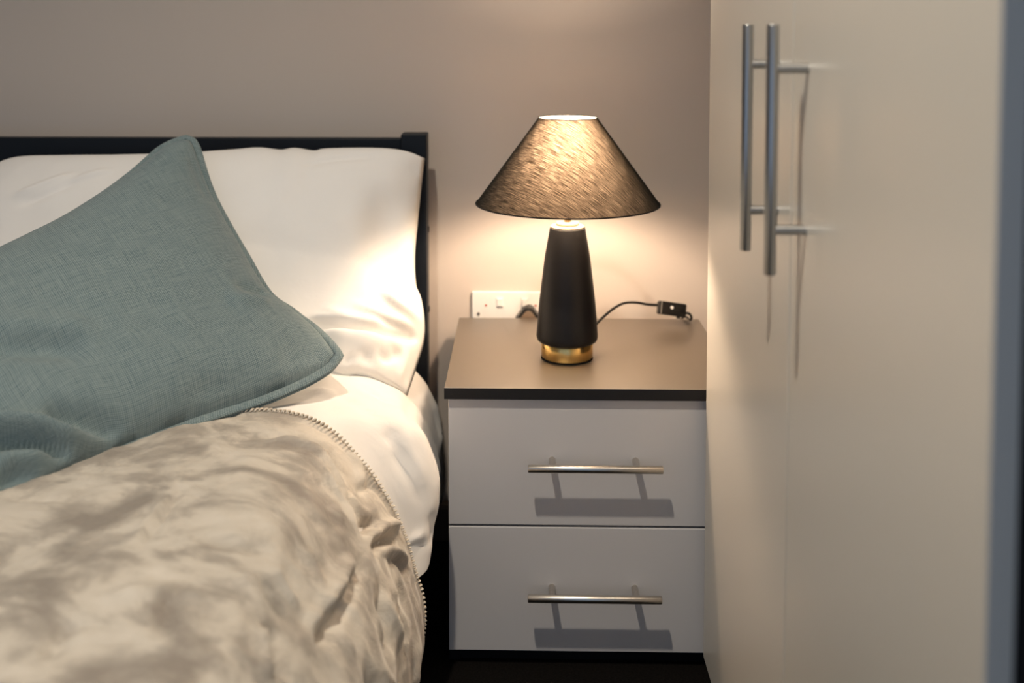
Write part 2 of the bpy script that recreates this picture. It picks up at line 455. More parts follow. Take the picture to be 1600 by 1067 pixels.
# folds: centre line, height, half width, end taper
DUVET_CREASES = [
    ([(-0.2121, 1.5747, 0.436), (-0.1833, 1.5586, 0.4015), (-0.1509, 1.5467, 0.3426), (-0.134, 1.5515, 0.3039)], -0.006, 0.0055, 0.25),
    ([(-0.2179, 1.5482, 0.4267), (-0.1887, 1.541, 0.3877), (-0.166, 1.532, 0.3403), (-0.148, 1.5333, 0.2979)], 0.003, 0.007, 0.3),
    ([(-0.1967, 1.5941, 0.4339), (-0.1638, 1.567, 0.3918), (-0.1387, 1.5542, 0.331)], 0.0035, 0.008, 0.3),
    ([(-0.2532, 1.6957, 0.4431), (-0.2096, 1.6676, 0.4307), (-0.1813, 1.6614, 0.415)], -0.0084, 0.012, 0.4),
    ([(-0.1815, 1.8906, 0.3793), (-0.1693, 1.6594, 0.4058), (-0.1467, 1.5722, 0.3804), (-0.1303, 1.5635, 0.327)], -0.0045, 0.009, 0.3),
    ([(-0.164, 1.9215, 0.3577), (-0.1478, 1.9156, 0.3021), (-0.1378, 1.8698, 0.2624)], 0.0084, 0.012, 0.3),
    ([(-0.1553, 1.5143, 0.2742), (-0.1458, 1.5282, 0.2788), (-0.1322, 1.5398, 0.2603)], 0.0056, 0.005, 0.3),
    ([(-0.1552, 1.5122, 0.2687), (-0.1456, 1.5257, 0.2726), (-0.1354, 1.5338, 0.2575)], -0.0042, 0.004, 0.3),
    ([(-0.1298, 1.5576, 0.3059), (-0.1263, 1.5581, 0.2725), (-0.1306, 1.5416, 0.2538)], -0.0056, 0.006, 0.3),
    ([(-0.3299, 1.6658, 0.4504), (-0.3318, 1.6353, 0.4506), (-0.3314, 1.5954, 0.4507)], -0.0042, 0.004, 0.3),
    ([(-0.2822, 1.6298, 0.4549), (-0.227, 1.5813, 0.443), (-0.196, 1.5568, 0.4143)], -0.0042, 0.01, 0.4),
    ([(-0.3636, 1.6468, 0.4435), (-0.3106, 1.6262, 0.4539), (-0.2586, 1.6033, 0.4495)], 0.0056, 0.01, 0.3),
]
THROW_CREASES = [
    ([(-0.3597, 1.3991, 0.4675), (-0.3179, 1.4217, 0.4661), (-0.272, 1.4389, 0.4513), (-0.2452, 1.4411, 0.421), (-0.2198, 1.3976, 0.3929), (-0.2012, 1.3654, 0.3646), (-0.1877, 1.3558, 0.3468)], -0.009, 0.007, 0.2),
    ([(-0.3386, 1.3808, 0.4663), (-0.3026, 1.4054, 0.4621), (-0.2692, 1.4056, 0.4521), (-0.2459, 1.3911, 0.4344), (-0.2261, 1.3703, 0.4047), (-0.2035, 1.3121, 0.3895)], 0.009, 0.009, 0.2),
    ([(-0.2587, 1.3804, 0.4495), (-0.236, 1.3527, 0.4288), (-0.2203, 1.3393, 0.4069), (-0.1968, 1.3087, 0.3775)], 0.0075, 0.006, 0.3),
    ([(-0.1974, 1.3129, 0.3803), (-0.1989, 1.39, 0.3574), (-0.1864, 1.4412, 0.3425)], -0.012, 0.008, 0.3),
    ([(-0.1922, 1.3142, 0.3742), (-0.1883, 1.4224, 0.3373), (-0.1745, 1.4638, 0.3233), (-0.1683, 1.4862, 0.3148)], 0.015, 0.008, 0.15),
    ([(-0.1845, 1.3212, 0.362), (-0.1803, 1.4191, 0.3241), (-0.1666, 1.4704, 0.3114)], -0.012, 0.007, 0.2),
    ([(-0.1831, 1.3511, 0.3425), (-0.1707, 1.4234, 0.3074), (-0.1509, 1.4697, 0.2687)], 0.0135, 0.007, 0.2),
    ([(-0.1731, 1.368, 0.326), (-0.1637, 1.4282, 0.2894), (-0.1494, 1.455, 0.2654)], -0.009, 0.006, 0.3),
    ([(-0.1857, 1.3011, 0.3622), (-0.1931, 1.2322, 0.3643), (-0.1974, 1.1689, 0.3682), (-0.2049, 1.0666, 0.3801)], -0.0135, 0.01, 0.2),
    ([(-0.195, 1.2856, 0.3682), (-0.2014, 1.2158, 0.3764), (-0.2064, 1.1485, 0.3827), (-0.2118, 1.056, 0.3901)], 0.0135, 0.012, 0.25),
    ([(-0.166, 1.3359, 0.3174), (-0.1605, 1.3021, 0.2932), (-0.1425, 1.3363, 0.2236)], 0.009, 0.008, 0.3),
    ([(-0.1738, 1.3098, 0.3323), (-0.1687, 1.2809, 0.2999), (-0.1502, 1.2527, 0.2614)], -0.009, 0.01, 0.3),
    ([(-0.3875, 1.0784, 0.4716), (-0.389, 1.1379, 0.4738), (-0.3862, 1.2033, 0.4738), (-0.3923, 1.2468, 0.4753)], -0.0075, 0.005, 0.3),
    ([(-0.3942, 1.0827, 0.4727), (-0.3966, 1.144, 0.4744), (-0.3945, 1.2091, 0.4749)], 0.006, 0.006, 0.3),
    ([(-0.6171, 1.388, 0.4288), (-0.5057, 1.2798, 0.4712), (-0.4849, 1.3116, 0.4718)], -0.0045, 0.004, 0.3),
    ([(-0.5899, 1.2112, 0.4683), (-0.5242, 1.2052, 0.4716), (-0.4766, 1.1915, 0.4729)], -0.006, 0.005, 0.3),
    ([(-0.4011, 0.8932, 0.4669), (-0.4026, 0.9377, 0.4708), (-0.3953, 0.9478, 0.4711), (-0.3805, 0.9394, 0.4672)], -0.009, 0.008, 0.3),
    ([(-0.315, 0.9306, 0.4614), (-0.3256, 0.9851, 0.4664), (-0.3258, 1.0201, 0.4651), (-0.3018, 1.0328, 0.4599)], -0.0075, 0.007, 0.3),
    ([(-0.2679, 1.1105, 0.4476), (-0.2455, 1.1017, 0.4244), (-0.2237, 1.1072, 0.3938)], 0.009, 0.008, 0.3),
    ([(-0.2721, 1.0895, 0.4507), (-0.2486, 1.0716, 0.4336), (-0.2272, 1.0757, 0.4018)], -0.009, 0.008, 0.3),
    ([(-0.249, 1.0218, 0.4316), (-0.2395, 0.9964, 0.4243), (-0.2278, 0.9556, 0.416)], 0.009, 0.007, 0.2),
    ([(-0.2406, 1.036, 0.4238), (-0.2316, 1.0093, 0.4169), (-0.2214, 0.9731, 0.4054)], -0.009, 0.008, 0.2),
    ([(-0.2416, 1.1962, 0.4257), (-0.2254, 1.1777, 0.4044), (-0.2134, 1.1496, 0.3927)], 0.0075, 0.008, 0.3),
    ([(-0.3436, 1.1209, 0.4684), (-0.2915, 1.1279, 0.4588), (-0.2614, 1.1442, 0.4442)], -0.0075, 0.012, 0.3),
    ([(-0.2402, 1.4859, 0.4228), (-0.2224, 1.4834, 0.3969), (-0.2115, 1.4554, 0.373)], 0.006, 0.006, 0.3),
    ([(-0.2201, 1.438, 0.3805), (-0.2078, 1.4728, 0.3745), (-0.1964, 1.486, 0.3645)], -0.006, 0.006, 0.3),
    ([(-0.3913, 0.9823, 0.4732), (-0.3417, 1.0123, 0.4671), (-0.2898, 1.0232, 0.4556)], 0.0075, 0.012, 0.3),
    ([(-0.3043, 1.0532, 0.4622), (-0.2654, 1.0754, 0.4479), (-0.2467, 1.1388, 0.426)], 0.006, 0.01, 0.3),
]
PILLOW_CREASES = [
    ([(-0.3519, 1.7402, 0.5301), (-0.2719, 1.7554, 0.517), (-0.2237, 1.7852, 0.5027), (-0.1721, 1.865, 0.4684)], -0.024, 0.0075, 0.12),
    ([(-0.3435, 1.7504, 0.5358), (-0.2731, 1.764, 0.5241), (-0.22, 1.798, 0.5088)], 0.008, 0.008, 0.2),
    ([(-0.3296, 1.7305, 0.5143), (-0.2599, 1.744, 0.5036), (-0.2035, 1.7918, 0.4709)], 0.015, 0.018, 0.3),
    ([(-0.2449, 1.8294, 0.5742), (-0.203, 1.8383, 0.5285), (-0.167, 1.9079, 0.4709)], 0.018, 0.01, 0.3),
    ([(-0.2213, 1.8575, 0.5788), (-0.1848, 1.8739, 0.5306), (-0.173, 1.8767, 0.4964)], -0.009, 0.008, 0.3),
    ([(-0.282, 1.7891, 0.5515), (-0.2355, 1.7962, 0.5285), (-0.178, 1.8584, 0.488)], 0.0105, 0.007, 0.3),
    ([(-0.2648, 1.7786, 0.533), (-0.2251, 1.7969, 0.5155), (-0.1824, 1.8473, 0.4855)], -0.0075, 0.005, 0.3),
    ([(-0.3258, 1.7675, 0.5461), (-0.2734, 1.7658, 0.5258), (-0.2246, 1.7923, 0.5103)], 0.009, 0.009, 0.3),
    ([(-0.2263, 1.9263, 0.7339), (-0.2363, 1.8941, 0.6602), (-0.2235, 1.8777, 0.5965), (-0.1909, 1.8807, 0.5513)], -0.0165, 0.034, 0.3),
    ([(-0.2756, 1.8575, 0.6337), (-0.2409, 1.8403, 0.5826), (-0.2084, 1.8389, 0.5393)], -0.009, 0.018, 0.3),
    ([(-0.1858, 1.9649, 0.7494), (-0.185, 1.9532, 0.6728), (-0.1928, 1.9242, 0.5979)], -0.01, 0.0045, 0.15),
    ([(-0.1969, 1.949, 0.7366), (-0.1848, 1.9668, 0.7515), (-0.181, 1.9756, 0.762)], -0.0075, 0.006, 0.3),
    ([(-0.233, 1.7759, 0.5074), (-0.2289, 1.7587, 0.4859), (-0.2185, 1.758, 0.4651), (-0.1989, 1.798, 0.4659)], -0.009, 0.008, 0.2),
    ([(-0.2216, 1.7852, 0.4995), (-0.2111, 1.7846, 0.4805), (-0.1932, 1.815, 0.4695)], 0.009, 0.01, 0.3),
    ([(-0.1729, 1.8614, 0.4616), (-0.1806, 1.8265, 0.4334), (-0.1921, 1.7818, 0.4152)], -0.009, 0.005, 0.15),
    ([(-0.1818, 1.8404, 0.4676), (-0.1915, 1.7976, 0.4423), (-0.2032, 1.7677, 0.4218)], 0.0075, 0.006, 0.2),
    ([(-0.249, 1.7396, 0.4914), (-0.2461, 1.7325, 0.4727), (-0.2386, 1.7367, 0.4558)], -0.009, 0.01, 0.3),
    ([(-0.2768, 1.7192, 0.4817), (-0.2726, 1.7185, 0.4747), (-0.2669, 1.7205, 0.4679)], -0.0105, 0.008, 0.3),
    ([(-0.3933, 1.9034, 0.7591), (-0.3301, 1.9269, 0.7676), (-0.2421, 1.9464, 0.7711)], -0.0045, 0.006, 0.3),
    ([(-0.8761, 1.8612, 0.7056), (-0.8217, 1.8777, 0.7311), (-0.7672, 1.896, 0.7499)], 0.0075, 0.007, 0.3),
    ([(-0.8656, 1.8497, 0.6932), (-0.804, 1.8619, 0.7191), (-0.7518, 1.885, 0.7436)], -0.006, 0.008, 0.3),
    ([(-0.8245, 1.8575, 0.7108), (-0.7671, 1.8812, 0.7385), (-0.6955, 1.9001, 0.7564)], 0.006, 0.007, 0.3),
]
CUSHION_CREASES = [
    ([(-0.381, 1.6622, 0.5909), (-0.4007, 1.6466, 0.6045), (-0.4329, 1.6214, 0.622)], -0.009, 0.01, 0.3),
    ([(-0.3695, 1.6367, 0.5846), (-0.3932, 1.6149, 0.5948), (-0.4322, 1.582, 0.6029)], 0.009, 0.014, 0.3),
    ([(-0.6507, 1.2774, 0.5301), (-0.6013, 1.294, 0.5229), (-0.5734, 1.3047, 0.5136), (-0.5508, 1.3141, 0.4983), (-0.5328, 1.3338, 0.482), (-0.5171, 1.36, 0.4719)], 0.021, 0.011, 0.15),
    ([(-0.6419, 1.2591, 0.5154), (-0.617, 1.2707, 0.5135), (-0.5912, 1.2847, 0.5092), (-0.5647, 1.2983, 0.4987), (-0.5452, 1.3149, 0.4836)], -0.03, 0.01, 0.2),
    ([(-0.5892, 1.3128, 0.5288), (-0.5577, 1.3321, 0.5246), (-0.5321, 1.3482, 0.5108), (-0.5143, 1.3601, 0.4876), (-0.5076, 1.3722, 0.4731)], -0.021, 0.016, 0.2),
    ([(-0.6053, 1.2284, 0.4772), (-0.5955, 1.2426, 0.4796), (-0.586, 1.2547, 0.4785), (-0.5751, 1.2687, 0.4643)], -0.024, 0.01, 0.2),
    ([(-0.6038, 1.2249, 0.4689), (-0.5928, 1.2411, 0.4712), (-0.5837, 1.2541, 0.4703)], 0.015, 0.008, 0.3),
    ([(-0.5585, 1.2936, 0.4792), (-0.5852, 1.2668, 0.4897), (-0.6171, 1.2382, 0.4934)], 0.012, 0.014, 0.3),
    ([(-0.6897, 1.3593, 0.5938), (-0.6218, 1.3904, 0.5916), (-0.5576, 1.4179, 0.5797)], -0.015, 0.022, 0.3),
    ([(-0.7029, 1.3868, 0.6131), (-0.6322, 1.4149, 0.6083), (-0.5503, 1.4442, 0.5937)], 0.009, 0.022, 0.3),
    ([(-0.2804, 1.5947, 0.5127), (-0.3095, 1.5744, 0.5254), (-0.3501, 1.5472, 0.5361)], -0.006, 0.024, 0.3),
    ([(-0.3541, 1.5219, 0.4906), (-0.4052, 1.4766, 0.5054), (-0.4525, 1.4304, 0.5076)], -0.009, 0.02, 0.3),
    ([(-0.5529, 1.8314, 0.7949), (-0.5287, 1.7982, 0.751), (-0.5008, 1.7647, 0.714)], -0.006, 0.01, 0.3),
    ([(-0.5033, 1.3785, 0.4707), (-0.4929, 1.3853, 0.485), (-0.4658, 1.4169, 0.4821)], -0.009, 0.012, 0.3),
]

CB = [(-0.75, 1.02), (-0.62, 1.20), (-0.52, 1.36), (-0.407, 1.48), (-0.266, 1.61)]
def dip(V):
    """the bed gives way behind the cushion's lower edge"""
    P = V[:, :, :2].reshape(-1, 2); best = np.full(len(P), 1e9); sgn = np.zeros(len(P))
    for a, b in zip(CB[:-1], CB[1:]):
        a = np.array(a); b = np.array(b); ab = b - a
        t = np.clip(((P - a) @ ab) / (ab @ ab), 0, 1); q = P - a - t[:, None] * ab
        d = np.linalg.norm(q, axis=1); m = d < best
        best[m] = d[m]; sgn[m] = np.sign(ab[0] * q[:, 1] - ab[1] * q[:, 0])[m]
    d = (best * sgn).reshape(V.shape[:2])
    k = np.clip((d + 0.004) / 0.03, 0, 1); k = k * k * (3 - 2 * k)
    along = np.clip((-0.30 - V[:, :, 0]) / 0.10, 0, 1); back = np.clip((1.95 - V[:, :, 1]) / 0.3, 0, 1)
    V = V.copy(); V[:, :, 2] -= k * along * back * 0.035
    return V

# duvet
ys = np.linspace(0.30, 1.975, 170)
V, N, UV = bed_sheet(ys, 200, lambda y: float(np.interp(y, [1.5, 1.56, 1.62, 1.75, 1.95], [0.225, 0.232, 0.240, 0.19, 0.155])), 0.004)
cov = np.clip((1.52 - V[:, :, 1]) / 0.06, 0, 1)
V = V - N * (cov * 0.012)[:, :, None]
vis = (1 - cov)
V = V + N * ((smooth_noise(V, 9) * 0.006 + (ridge(V * np.array([0.8, 1.0, 0.45]), 9, 3.0) - 0.4) * 0.007) * vis)[:, :, None]
for c in DUVET_CREASES: V = crease(V, N, *c)
# the end at the headboard rolls down
V[:, -1, 2] -= 0.03; V[:, -2, 2] -= 0.008
V = dip(V)
me = grid_mesh('duvet', V, UV)
duvet = link('duvet', me, M_duvet, None, True)
sm = duvet.modifiers.new('thickness', 'SOLIDIFY'); sm.thickness = 0.004; sm.offset = -1
tag(duvet, 'plain white cotton duvet hanging over the bed side beside the grey throw', 'duvet')

# crushed velvet throw
ys = np.linspace(0.26, 1.497, 250)
V, N, UV = bed_sheet(ys, 270, lambda y: 0.05, 0.0)
side = np.clip((V[:, :, 0] + 0.34) / 0.16, 0, 1)
edge = np.clip((1.497 - V[:, :, 1]) / 0.05, 0, 1)
rn = ridge(V * np.array([1, 0.75, 0.8]), 8.0, 5.1, 3) - 0.45
rs = ridge(V * np.array([1.2, 1.0, 0.55]), 12.0, 9.7, 2) - 0.45
V = V + N * (rn * (0.007 + 0.004 * side) * (0.35 + 0.65 * edge) + rs * 0.013 * side * edge + smooth_noise(V, 5, 2) * 0.008 * edge)[:, :, None]
for c in THROW_CREASES: V = crease(V, N, *c)
# hem band along the edge: a groove, then a padded border
t = (1.497 - V[:, :, 1])
V = V + N * (-0.0022 * np.exp(-((t - 0.016) / 0.004) ** 2) + 0.0018 * np.exp(-((t - 0.008) / 0.006) ** 2))[:, :, None]
sc = np.sin(UV[:, :, 0] * 2 * math.pi / 0.06) * 0.0010 + smooth_noise(V, 14, 8) * 0.005
V[:, :, 1] += sc * np.exp(-t / 0.03)
V = dip(V)
edge_line = V[:, -1].copy(); edge_n = N[:, -1].copy()
drop = edge_line.copy(); drop -= edge_n * 0.006; drop[:, 1] -= 0.0006
V2 = np.concatenate([V, drop[:, None, :]], 1); UV2 = np.concatenate([UV, (UV[:, -1] + [0, 0.006])[:, None, :]], 1)
throw = link('bed_throw', grid_mesh('bed_throw', V2, UV2), M_throw, None, True)
tag(throw, 'beige-grey crushed velvet throw with whipstitched border across the bed', 'throw')
bm = bmesh.new()
Ls = np.r_[0, np.cumsum(np.linalg.norm(np.diff(edge_line, axis=0), axis=1))]
q = Ls[-1] - 0.004
while q > Ls[-1] - 1.05:
    def at(x, arr): return np.array([np.interp(x, Ls, arr[:, k]) for k in range(3)])
    p, nn = at(q, edge_line), at(q, edge_n); p2, n2 = at(q + 0.0035, edge_line), at(q + 0.0035, edge_n)
    a = p + nn * 0.0022 + np.array([0, -0.0085, 0]); b = (p + p2) / 2 + nn * 0.0042 + np.array([0, -0.004, 0])
    c = p2 + nn * 0.0025 + np.array([0, 0.0022, 0]); d = p2 - n2 * 0.002 + np.array([0, 0.003, 0])
    add_tube(bm, [a, b, c, d], 0.0014 * random.uniform(0.85, 1.15), 5)
    q -= 0.0062 * random.uniform(0.92, 1.08)
st = bm_obj('stitching', bm, M_stitch, throw, True); st['kind'] = 'stuff'
st['label'] = 'cream whipstitches along the throw edge'

# ------------------------------------------------------------------ pillow
def puffed(name, bot, top, left, right, hf, hb, mtl, nrm_hint, creases=(), noise_amp=0.004, pw=(0.42, 0.42), nz=7.0, off=0.0, extra=None, N_=110):
    n = N_; m = N_
    b, t_, l, r = (catmull(np.array(c), k) for c, k in ((bot, n), (top, n), (left, m), (right, m)))
    V = coons(b, t_, l, r)
    N = grid_normals(V)
    # average plane normal keeps the puff tidy at the rim
    av = N.mean((0, 1)); av /= np.linalg.norm(av)
    if av @ np.array(nrm_hint) < 0: av = -av; N = -N
    N = N * 0.35 + av * 0.65; N /= np.linalg.norm(N, axis=2, keepdims=True)
    u = np.linspace(0, 1, n + 1)[:, None]; v = np.linspace(0, 1, m + 1)[None]
    fu = np.clip(1 - np.abs(2 * u - 1) ** 2.4, 0, 1) ** pw[0]; fv = np.clip(1 - np.abs(2 * v - 1) ** 2.4, 0, 1) ** pw[1]
    rim = np.clip(np.minimum(np.minimum(u, 1 - u), np.minimum(v, 1 - v)) / 0.06, 0, 1)
    F = V + N * (hf * fu * fv)[:, :, None]
    if extra is not None: F = F + N * (extra(u, v) * rim)[:, :, None]
    F = F + N * (((ridge(F, nz, off) - 0.45) * noise_amp + smooth_noise(F, nz * 0.6, off) * noise_amp) * rim)[:, :, None]
    F0 = F.copy()
    for c in creases: F = crease(F, N, *c)
    F = F0 + (F - F0) * np.clip(rim * 1.5, 0.15, 1)[:, :, None] if len(creases) else F
    Bk = V - N * (hb * fu * fv)[:, :, None]
    su = np.linalg.norm(b[-1] - b[0]); sv = np.linalg.norm(l[-1] - l[0])
    gu = np.concatenate([np.zeros((1, m + 1)), np.cumsum(np.linalg.norm(np.diff(F, axis=0), axis=2), 0)]); gu = gu - gu[n // 2:n // 2 + 1] + su / 2
    gv = np.concatenate([np.zeros((n + 1, 1)), np.cumsum(np.linalg.norm(np.diff(F, axis=1), axis=2), 1)], 1); gv = gv - gv[:, m // 2:m // 2 + 1] + sv / 2
    UV = np.stack([gu, gv], -1)
    mf = grid_mesh(name, F, UV); mb = grid_mesh(name, Bk[::-1], UV[::-1])
    bm = bmesh.new(); bm.from_mesh(mf); bm.from_mesh(mb)
    bmesh.ops.remove_doubles(bm, verts=bm.verts, dist=1e-5)
    bpy.data.meshes.remove(mb)
    o = bm_obj(name, bm, mtl, None, True)
    return o, V, N, F, (b, t_, l, r)

p_top = [(-1.005, 1.965, 0.700), (-0.975, 1.975, 0.728), (-0.945, 1.985, 0.748), (-0.905, 1.988, 0.758), (-0.822, 1.988, 0.758), (-0.716, 1.988, 0.758), (-0.599, 1.988, 0.762), (-0.520, 1.988, 0.768), (-0.470, 1.988, 0.773), (-0.43, 1.988, 0.7695), (-0.405, 1.988, 0.7735), (-0.37, 1.988, 0.7695), (-0.345, 1.988, 0.7745), (-0.247, 1.985, 0.779), (-0.201, 1.985, 0.775), (-0.173, 1.985, 0.764)]
p_right = [(-0.186, 1.79, 0.393), (-0.176, 1.86, 0.423), (-0.167, 1.90, 0.458), (-0.171, 1.925, 0.502), (-0.184, 1.94, 0.535), (-0.188, 1.95, 0.59), (-0.184, 1.96, 0.647), (-0.179, 1.97, 0.703), (-0.173, 1.985, 0.764)]
p_bot = [(-1.00, 1.74, 0.480), (-0.90, 1.73, 0.480), (-0.7, 1.72, 0.480), (-0.5, 1.715, 0.476), (-0.38, 1.715, 0.455), (-0.29, 1.722, 0.446), (-0.259, 1.735, 0.445), (-0.221, 1.76, 0.420), (-0.186, 1.79, 0.393)]
p_left = [(-1.00, 1.74, 0.480), (-1.02, 1.84, 0.56), (-1.02, 1.92, 0.64), (-1.005, 1.965, 0.700)]
pil, pV, pN, pF, pc = puffed('pillow', p_bot, p_top, p_left, p_right, 0.095, 0.010, M_cotton, (0, -1, 0.5), PILLOW_CREASES, 0.004, (0.5, 0.42), 6.0, 1.3)
tag(pil, 'white cotton pillow propped against the dark headboard behind the teal cushion', 'pillow')

# ------------------------------------------------------------------ cushion
c_right = [(-0.272, 1.605, 0.517), (-0.305, 1.65, 0.532), (-0.357, 1.69, 0.556), (-0.401, 1.71, 0.581), (-0.461, 1.77, 0.645), (-0.506, 1.81, 0.701), (-0.530, 1.83, 0.741), (-0.556, 1.855, 0.800), (-0.57, 1.86, 0.810)]
c_bot = [(-0.62, 1.20, 0.462), (-0.57, 1.28, 0.455), (-0.52, 1.36, 0.462), (-0.467, 1.42, 0.470), (-0.407, 1.48, 0.476), (-0.347, 1.53, 0.484), (-0.292, 1.58, 0.500), (-0.272, 1.605, 0.517)]
c_top = [(-0.93, 1.47, 0.60), (-0.85, 1.53, 0.62), (-0.78, 1.61, 0.655), (-0.71, 1.69, 0.695), (-0.641, 1.78, 0.752), (-0.60, 1.835, 0.795), (-0.57, 1.86, 0.810)]
c_left = [(-0.62, 1.20, 0.462), (-0.72, 1.27, 0.50), (-0.83, 1.37, 0.56), (-0.93, 1.47, 0.60)]
cu, cV, cN, cF, cc = puffed('cushion', c_bot, c_top, c_left, c_right, 0.098, 0.010, M_teal, (0.2, -0.6, 0.7), CUSHION_CREASES, 0.004, (0.5, 0.5), 7.0, 6.2)
tag(cu, 'large teal woven cushion with piped edges leaning on the white pillow', 'cushion')
# flanged piping round the seam
loop = np.concatenate([cc[0][:-1], cc[3][:-1], cc[1][::-1][:-1], cc[2][::-1][:-1]])
cen = loop.mean(0)
Nav = Vector(cN.mean((0, 1))).normalized()
pts = []
for i in range(len(loop)):
    t_ = Vector(loop[(i + 2) % len(loop)] - loop[i - 2]).normalized()
    outw = t_.cross(Nav).normalized()
    if outw.dot(Vector(loop[i] - cen)) < 0: outw = -outw
    pts.append((Vector(loop[i]), outw))
for nm, off, rr, fl, dz in (('piping', 0.0045, 0.0034, 2.0, 0.0018), ('piping', 0.0048, 0.0030, 2.0, -0.0042)):
    bm = bmesh.new()
    add_tube(bm, [p + w_ * off + Nav * (dz + 0.0010 * noise.noise(p * 30)) for p, w_ in pts], rr, 10, fl, [w_ for p, w_ in pts], closed=True)
    po = bm_obj(nm, bm, M_tealp, cu, True)
    me = po.data; uv = me.uv_layers.new(name='UVMap')
    for lp in me.loops:
        c_ = me.vertices[lp.vertex_index].co; uv.data[lp.index].uv = (c_.x + c_.z * 0.5, c_.y + c_.z * 0.5)

# ------------------------------------------------------------------ bedside cabinet
NX0, NX1 = -0.110, 0.333
ns = empty('bedside_cabinet', (0.11, 1.87, 0.0), 'two-drawer white-fronted bedside cabinet with graphite top between bed and wardrobe', 'cabinet')
tp = box('top', (-0.1165, 0.340, 1.6708, 2.080, 0.4290, 0.4465), M_graph, ns, 0.0004, 1)
eb = box('edge_band', (-0.117, 0.3405, 1.6698, 1.6706, 0.4290, 0.4464), M_band, None, 0.0003, 1); eb.parent = tp; eb['label'] = 'front edge band with shade put into its colour'
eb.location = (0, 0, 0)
box('side_panel', (NX0 - 0.002, NX0 + 0.016, 1.695, 2.076, 0.0, 0.4285), M_carc, ns, 0.001)
box('side_panel', (NX1 - 0.016, NX1 + 0.002, 1.695, 2.076, 0.0, 0.4285), M_carc, ns, 0.001)
box('back_panel', (NX0 + 0.0165, NX1 - 0.0165, 2.068, 2.075, 0.03, 0.4285), M_carc, ns, 0.0)
box('plinth', (NX0 + 0.0165, NX1 - 0.0165, 1.700, 1.716, 0.0, 0.028), M_carc, ns, 0.0)
box('base_panel', (NX0 + 0.0165, NX1 - 0.0165, 1.697, 2.0675, 0.0285, 0.044), M_carc, ns, 0.0)
for z0, z1, hz in ((0.2275, 0.4262, 0.3315), (0.025, 0.2240, 0.1285)):
    me_bm = bmesh.new(); add_box(me_bm, NX0 - 0.001, NX1 + 0.001, 1.6785, 1.6945, z0, z1, 0.0012)
    dr = bm_obj('drawer', me_bm, M_front); put(dr, ns)
    bm = bmesh.new()
    add_tube(bm, [(0.0125, 1.643, hz), (0.0135, 1.643, hz), (0.216, 1.643, hz), (0.217, 1.643, hz)], 0.0062, 24, rfun=lambda t: 1 if 0.1 < t < 0.9 else 0.9)
    for x in (0.0500, 0.1790):
        add_tube(bm, [(x, 1.6785, hz), (x, 1.645, hz)], 0.0052, 20)
    h = bm_obj('handle', bm, M_nickelx, None, True)
    h.data.update(); h.parent = dr
    md = h.modifiers.new('edges', 'EDGE_SPLIT'); md.split_angle = R(50)
    h['label'] = 'brushed nickel bar handle'

# ------------------------------------------------------------------ wardrobe
wd = empty('wardrobe', (0.6, 1.16, 0.0), 'tall cream two-door wardrobe with steel bar handles facing the bed', 'wardrobe')
X0 = 0.284
box('side_panel', (0.3035, 0.86, 1.643, 1.661, 0.0, 2.0), M_carc, wd, 0.001)
box('side_panel', (0.3035, 0.86, 0.658, 0.676, 0.0, 2.0), M_carc, wd, 0.001)
box('top_panel', (0.3035, 0.86, 0.6765, 1.6425, 1.982, 2.0), M_carc, wd, 0.001)
box('base_panel', (0.3035, 0.86, 0.6765, 1.6425, 0.06, 0.078), M_carc, wd, 0.001)
box('back_panel', (0.85, 0.86, 0.6765, 1.6425, 0.0785, 1.9815), M_carc, wd, 0.0)
box('plinth', (0.33, 0.346, 0.6765, 1.6425, 0.0, 0.0595), M_carc, wd, 0.0)
for y0, y1, hy in ((1.1578, 1.661, 1.216), (0.660, 1.1525, 1.096)):
    bm = bmesh.new(); add_box(bm, X0, X0 + 0.018, y0, y1, 0.03, 1.99, 0.0012)
    dr = bm_obj('door', bm, M_door); put(dr, wd)
    bm = bmesh.new()
    add_tube(bm, [(X0 - 0.035, hy, 0.756), (X0 - 0.035, hy, 0.757), (X0 - 0.035, hy, 1.0045), (X0 - 0.035, hy, 1.0055)], 0.0062, 24, rfun=lambda t: 1 if 0.1 < t < 0.9 else 0.9)
    for z in (0.962, 0.801):
        add_tube(bm, [(X0 + 0.0005, hy, z), (X0 - 0.033, hy, z)], 0.0050, 20)
    h = bm_obj('handle', bm, M_nickelz, None, True); h.parent = dr
    md = h.modifiers.new('edges', 'EDGE_SPLIT'); md.split_angle = R(50)
    h['label'] = 'long steel bar handle'

# ------------------------------------------------------------------ table lamp
LC = (0.079, 1.83, 0.4468)
lamp = empty('table_lamp', LC, 'lit black conical table lamp with wide charcoal shade and brass foot', 'lamp')
lathe('foot_pad', [(0.0425, 0.0), (0.0436, 0.0005), (0.0436, 0.002), (0.0425, 0.0025)], LC, M_felt, lamp)
lathe('brass_foot', [(0.0425, 0.0026), (0.0432, 0.0032), (0.0432, 0.028), (0.0425, 0.0285)], LC, M_brass, lamp)
lathe('body', [(0.040, 0.0288), (0.0465, 0.0290), (0.0500, 0.0315), (0.0514, 0.0360), (0.0515, 0.0400), (0.0500, 0.060), (0.0465, 0.100), (0.0382, 0.170), (0.0298, 0.2185), (0.0288, 0.2212), (0.022, 0.2213)], LC, M_lamp, lamp)
lathe('lit_shoulder', [(0.0288, 0.2215), (0.0285, 0.2232), (0.0270, 0.2246), (0.0200, 0.2249)], LC, M_neck, lamp)  # added cream ring: bulb glare on the black body's shoulder, put in as colour
lathe('collar', [(0.0150, 0.2250), (0.0186, 0.2251), (0.0192, 0.226), (0.0192, 0.2285), (0.0182, 0.2300), (0.008, 0.2305)], LC, M_neck, lamp)
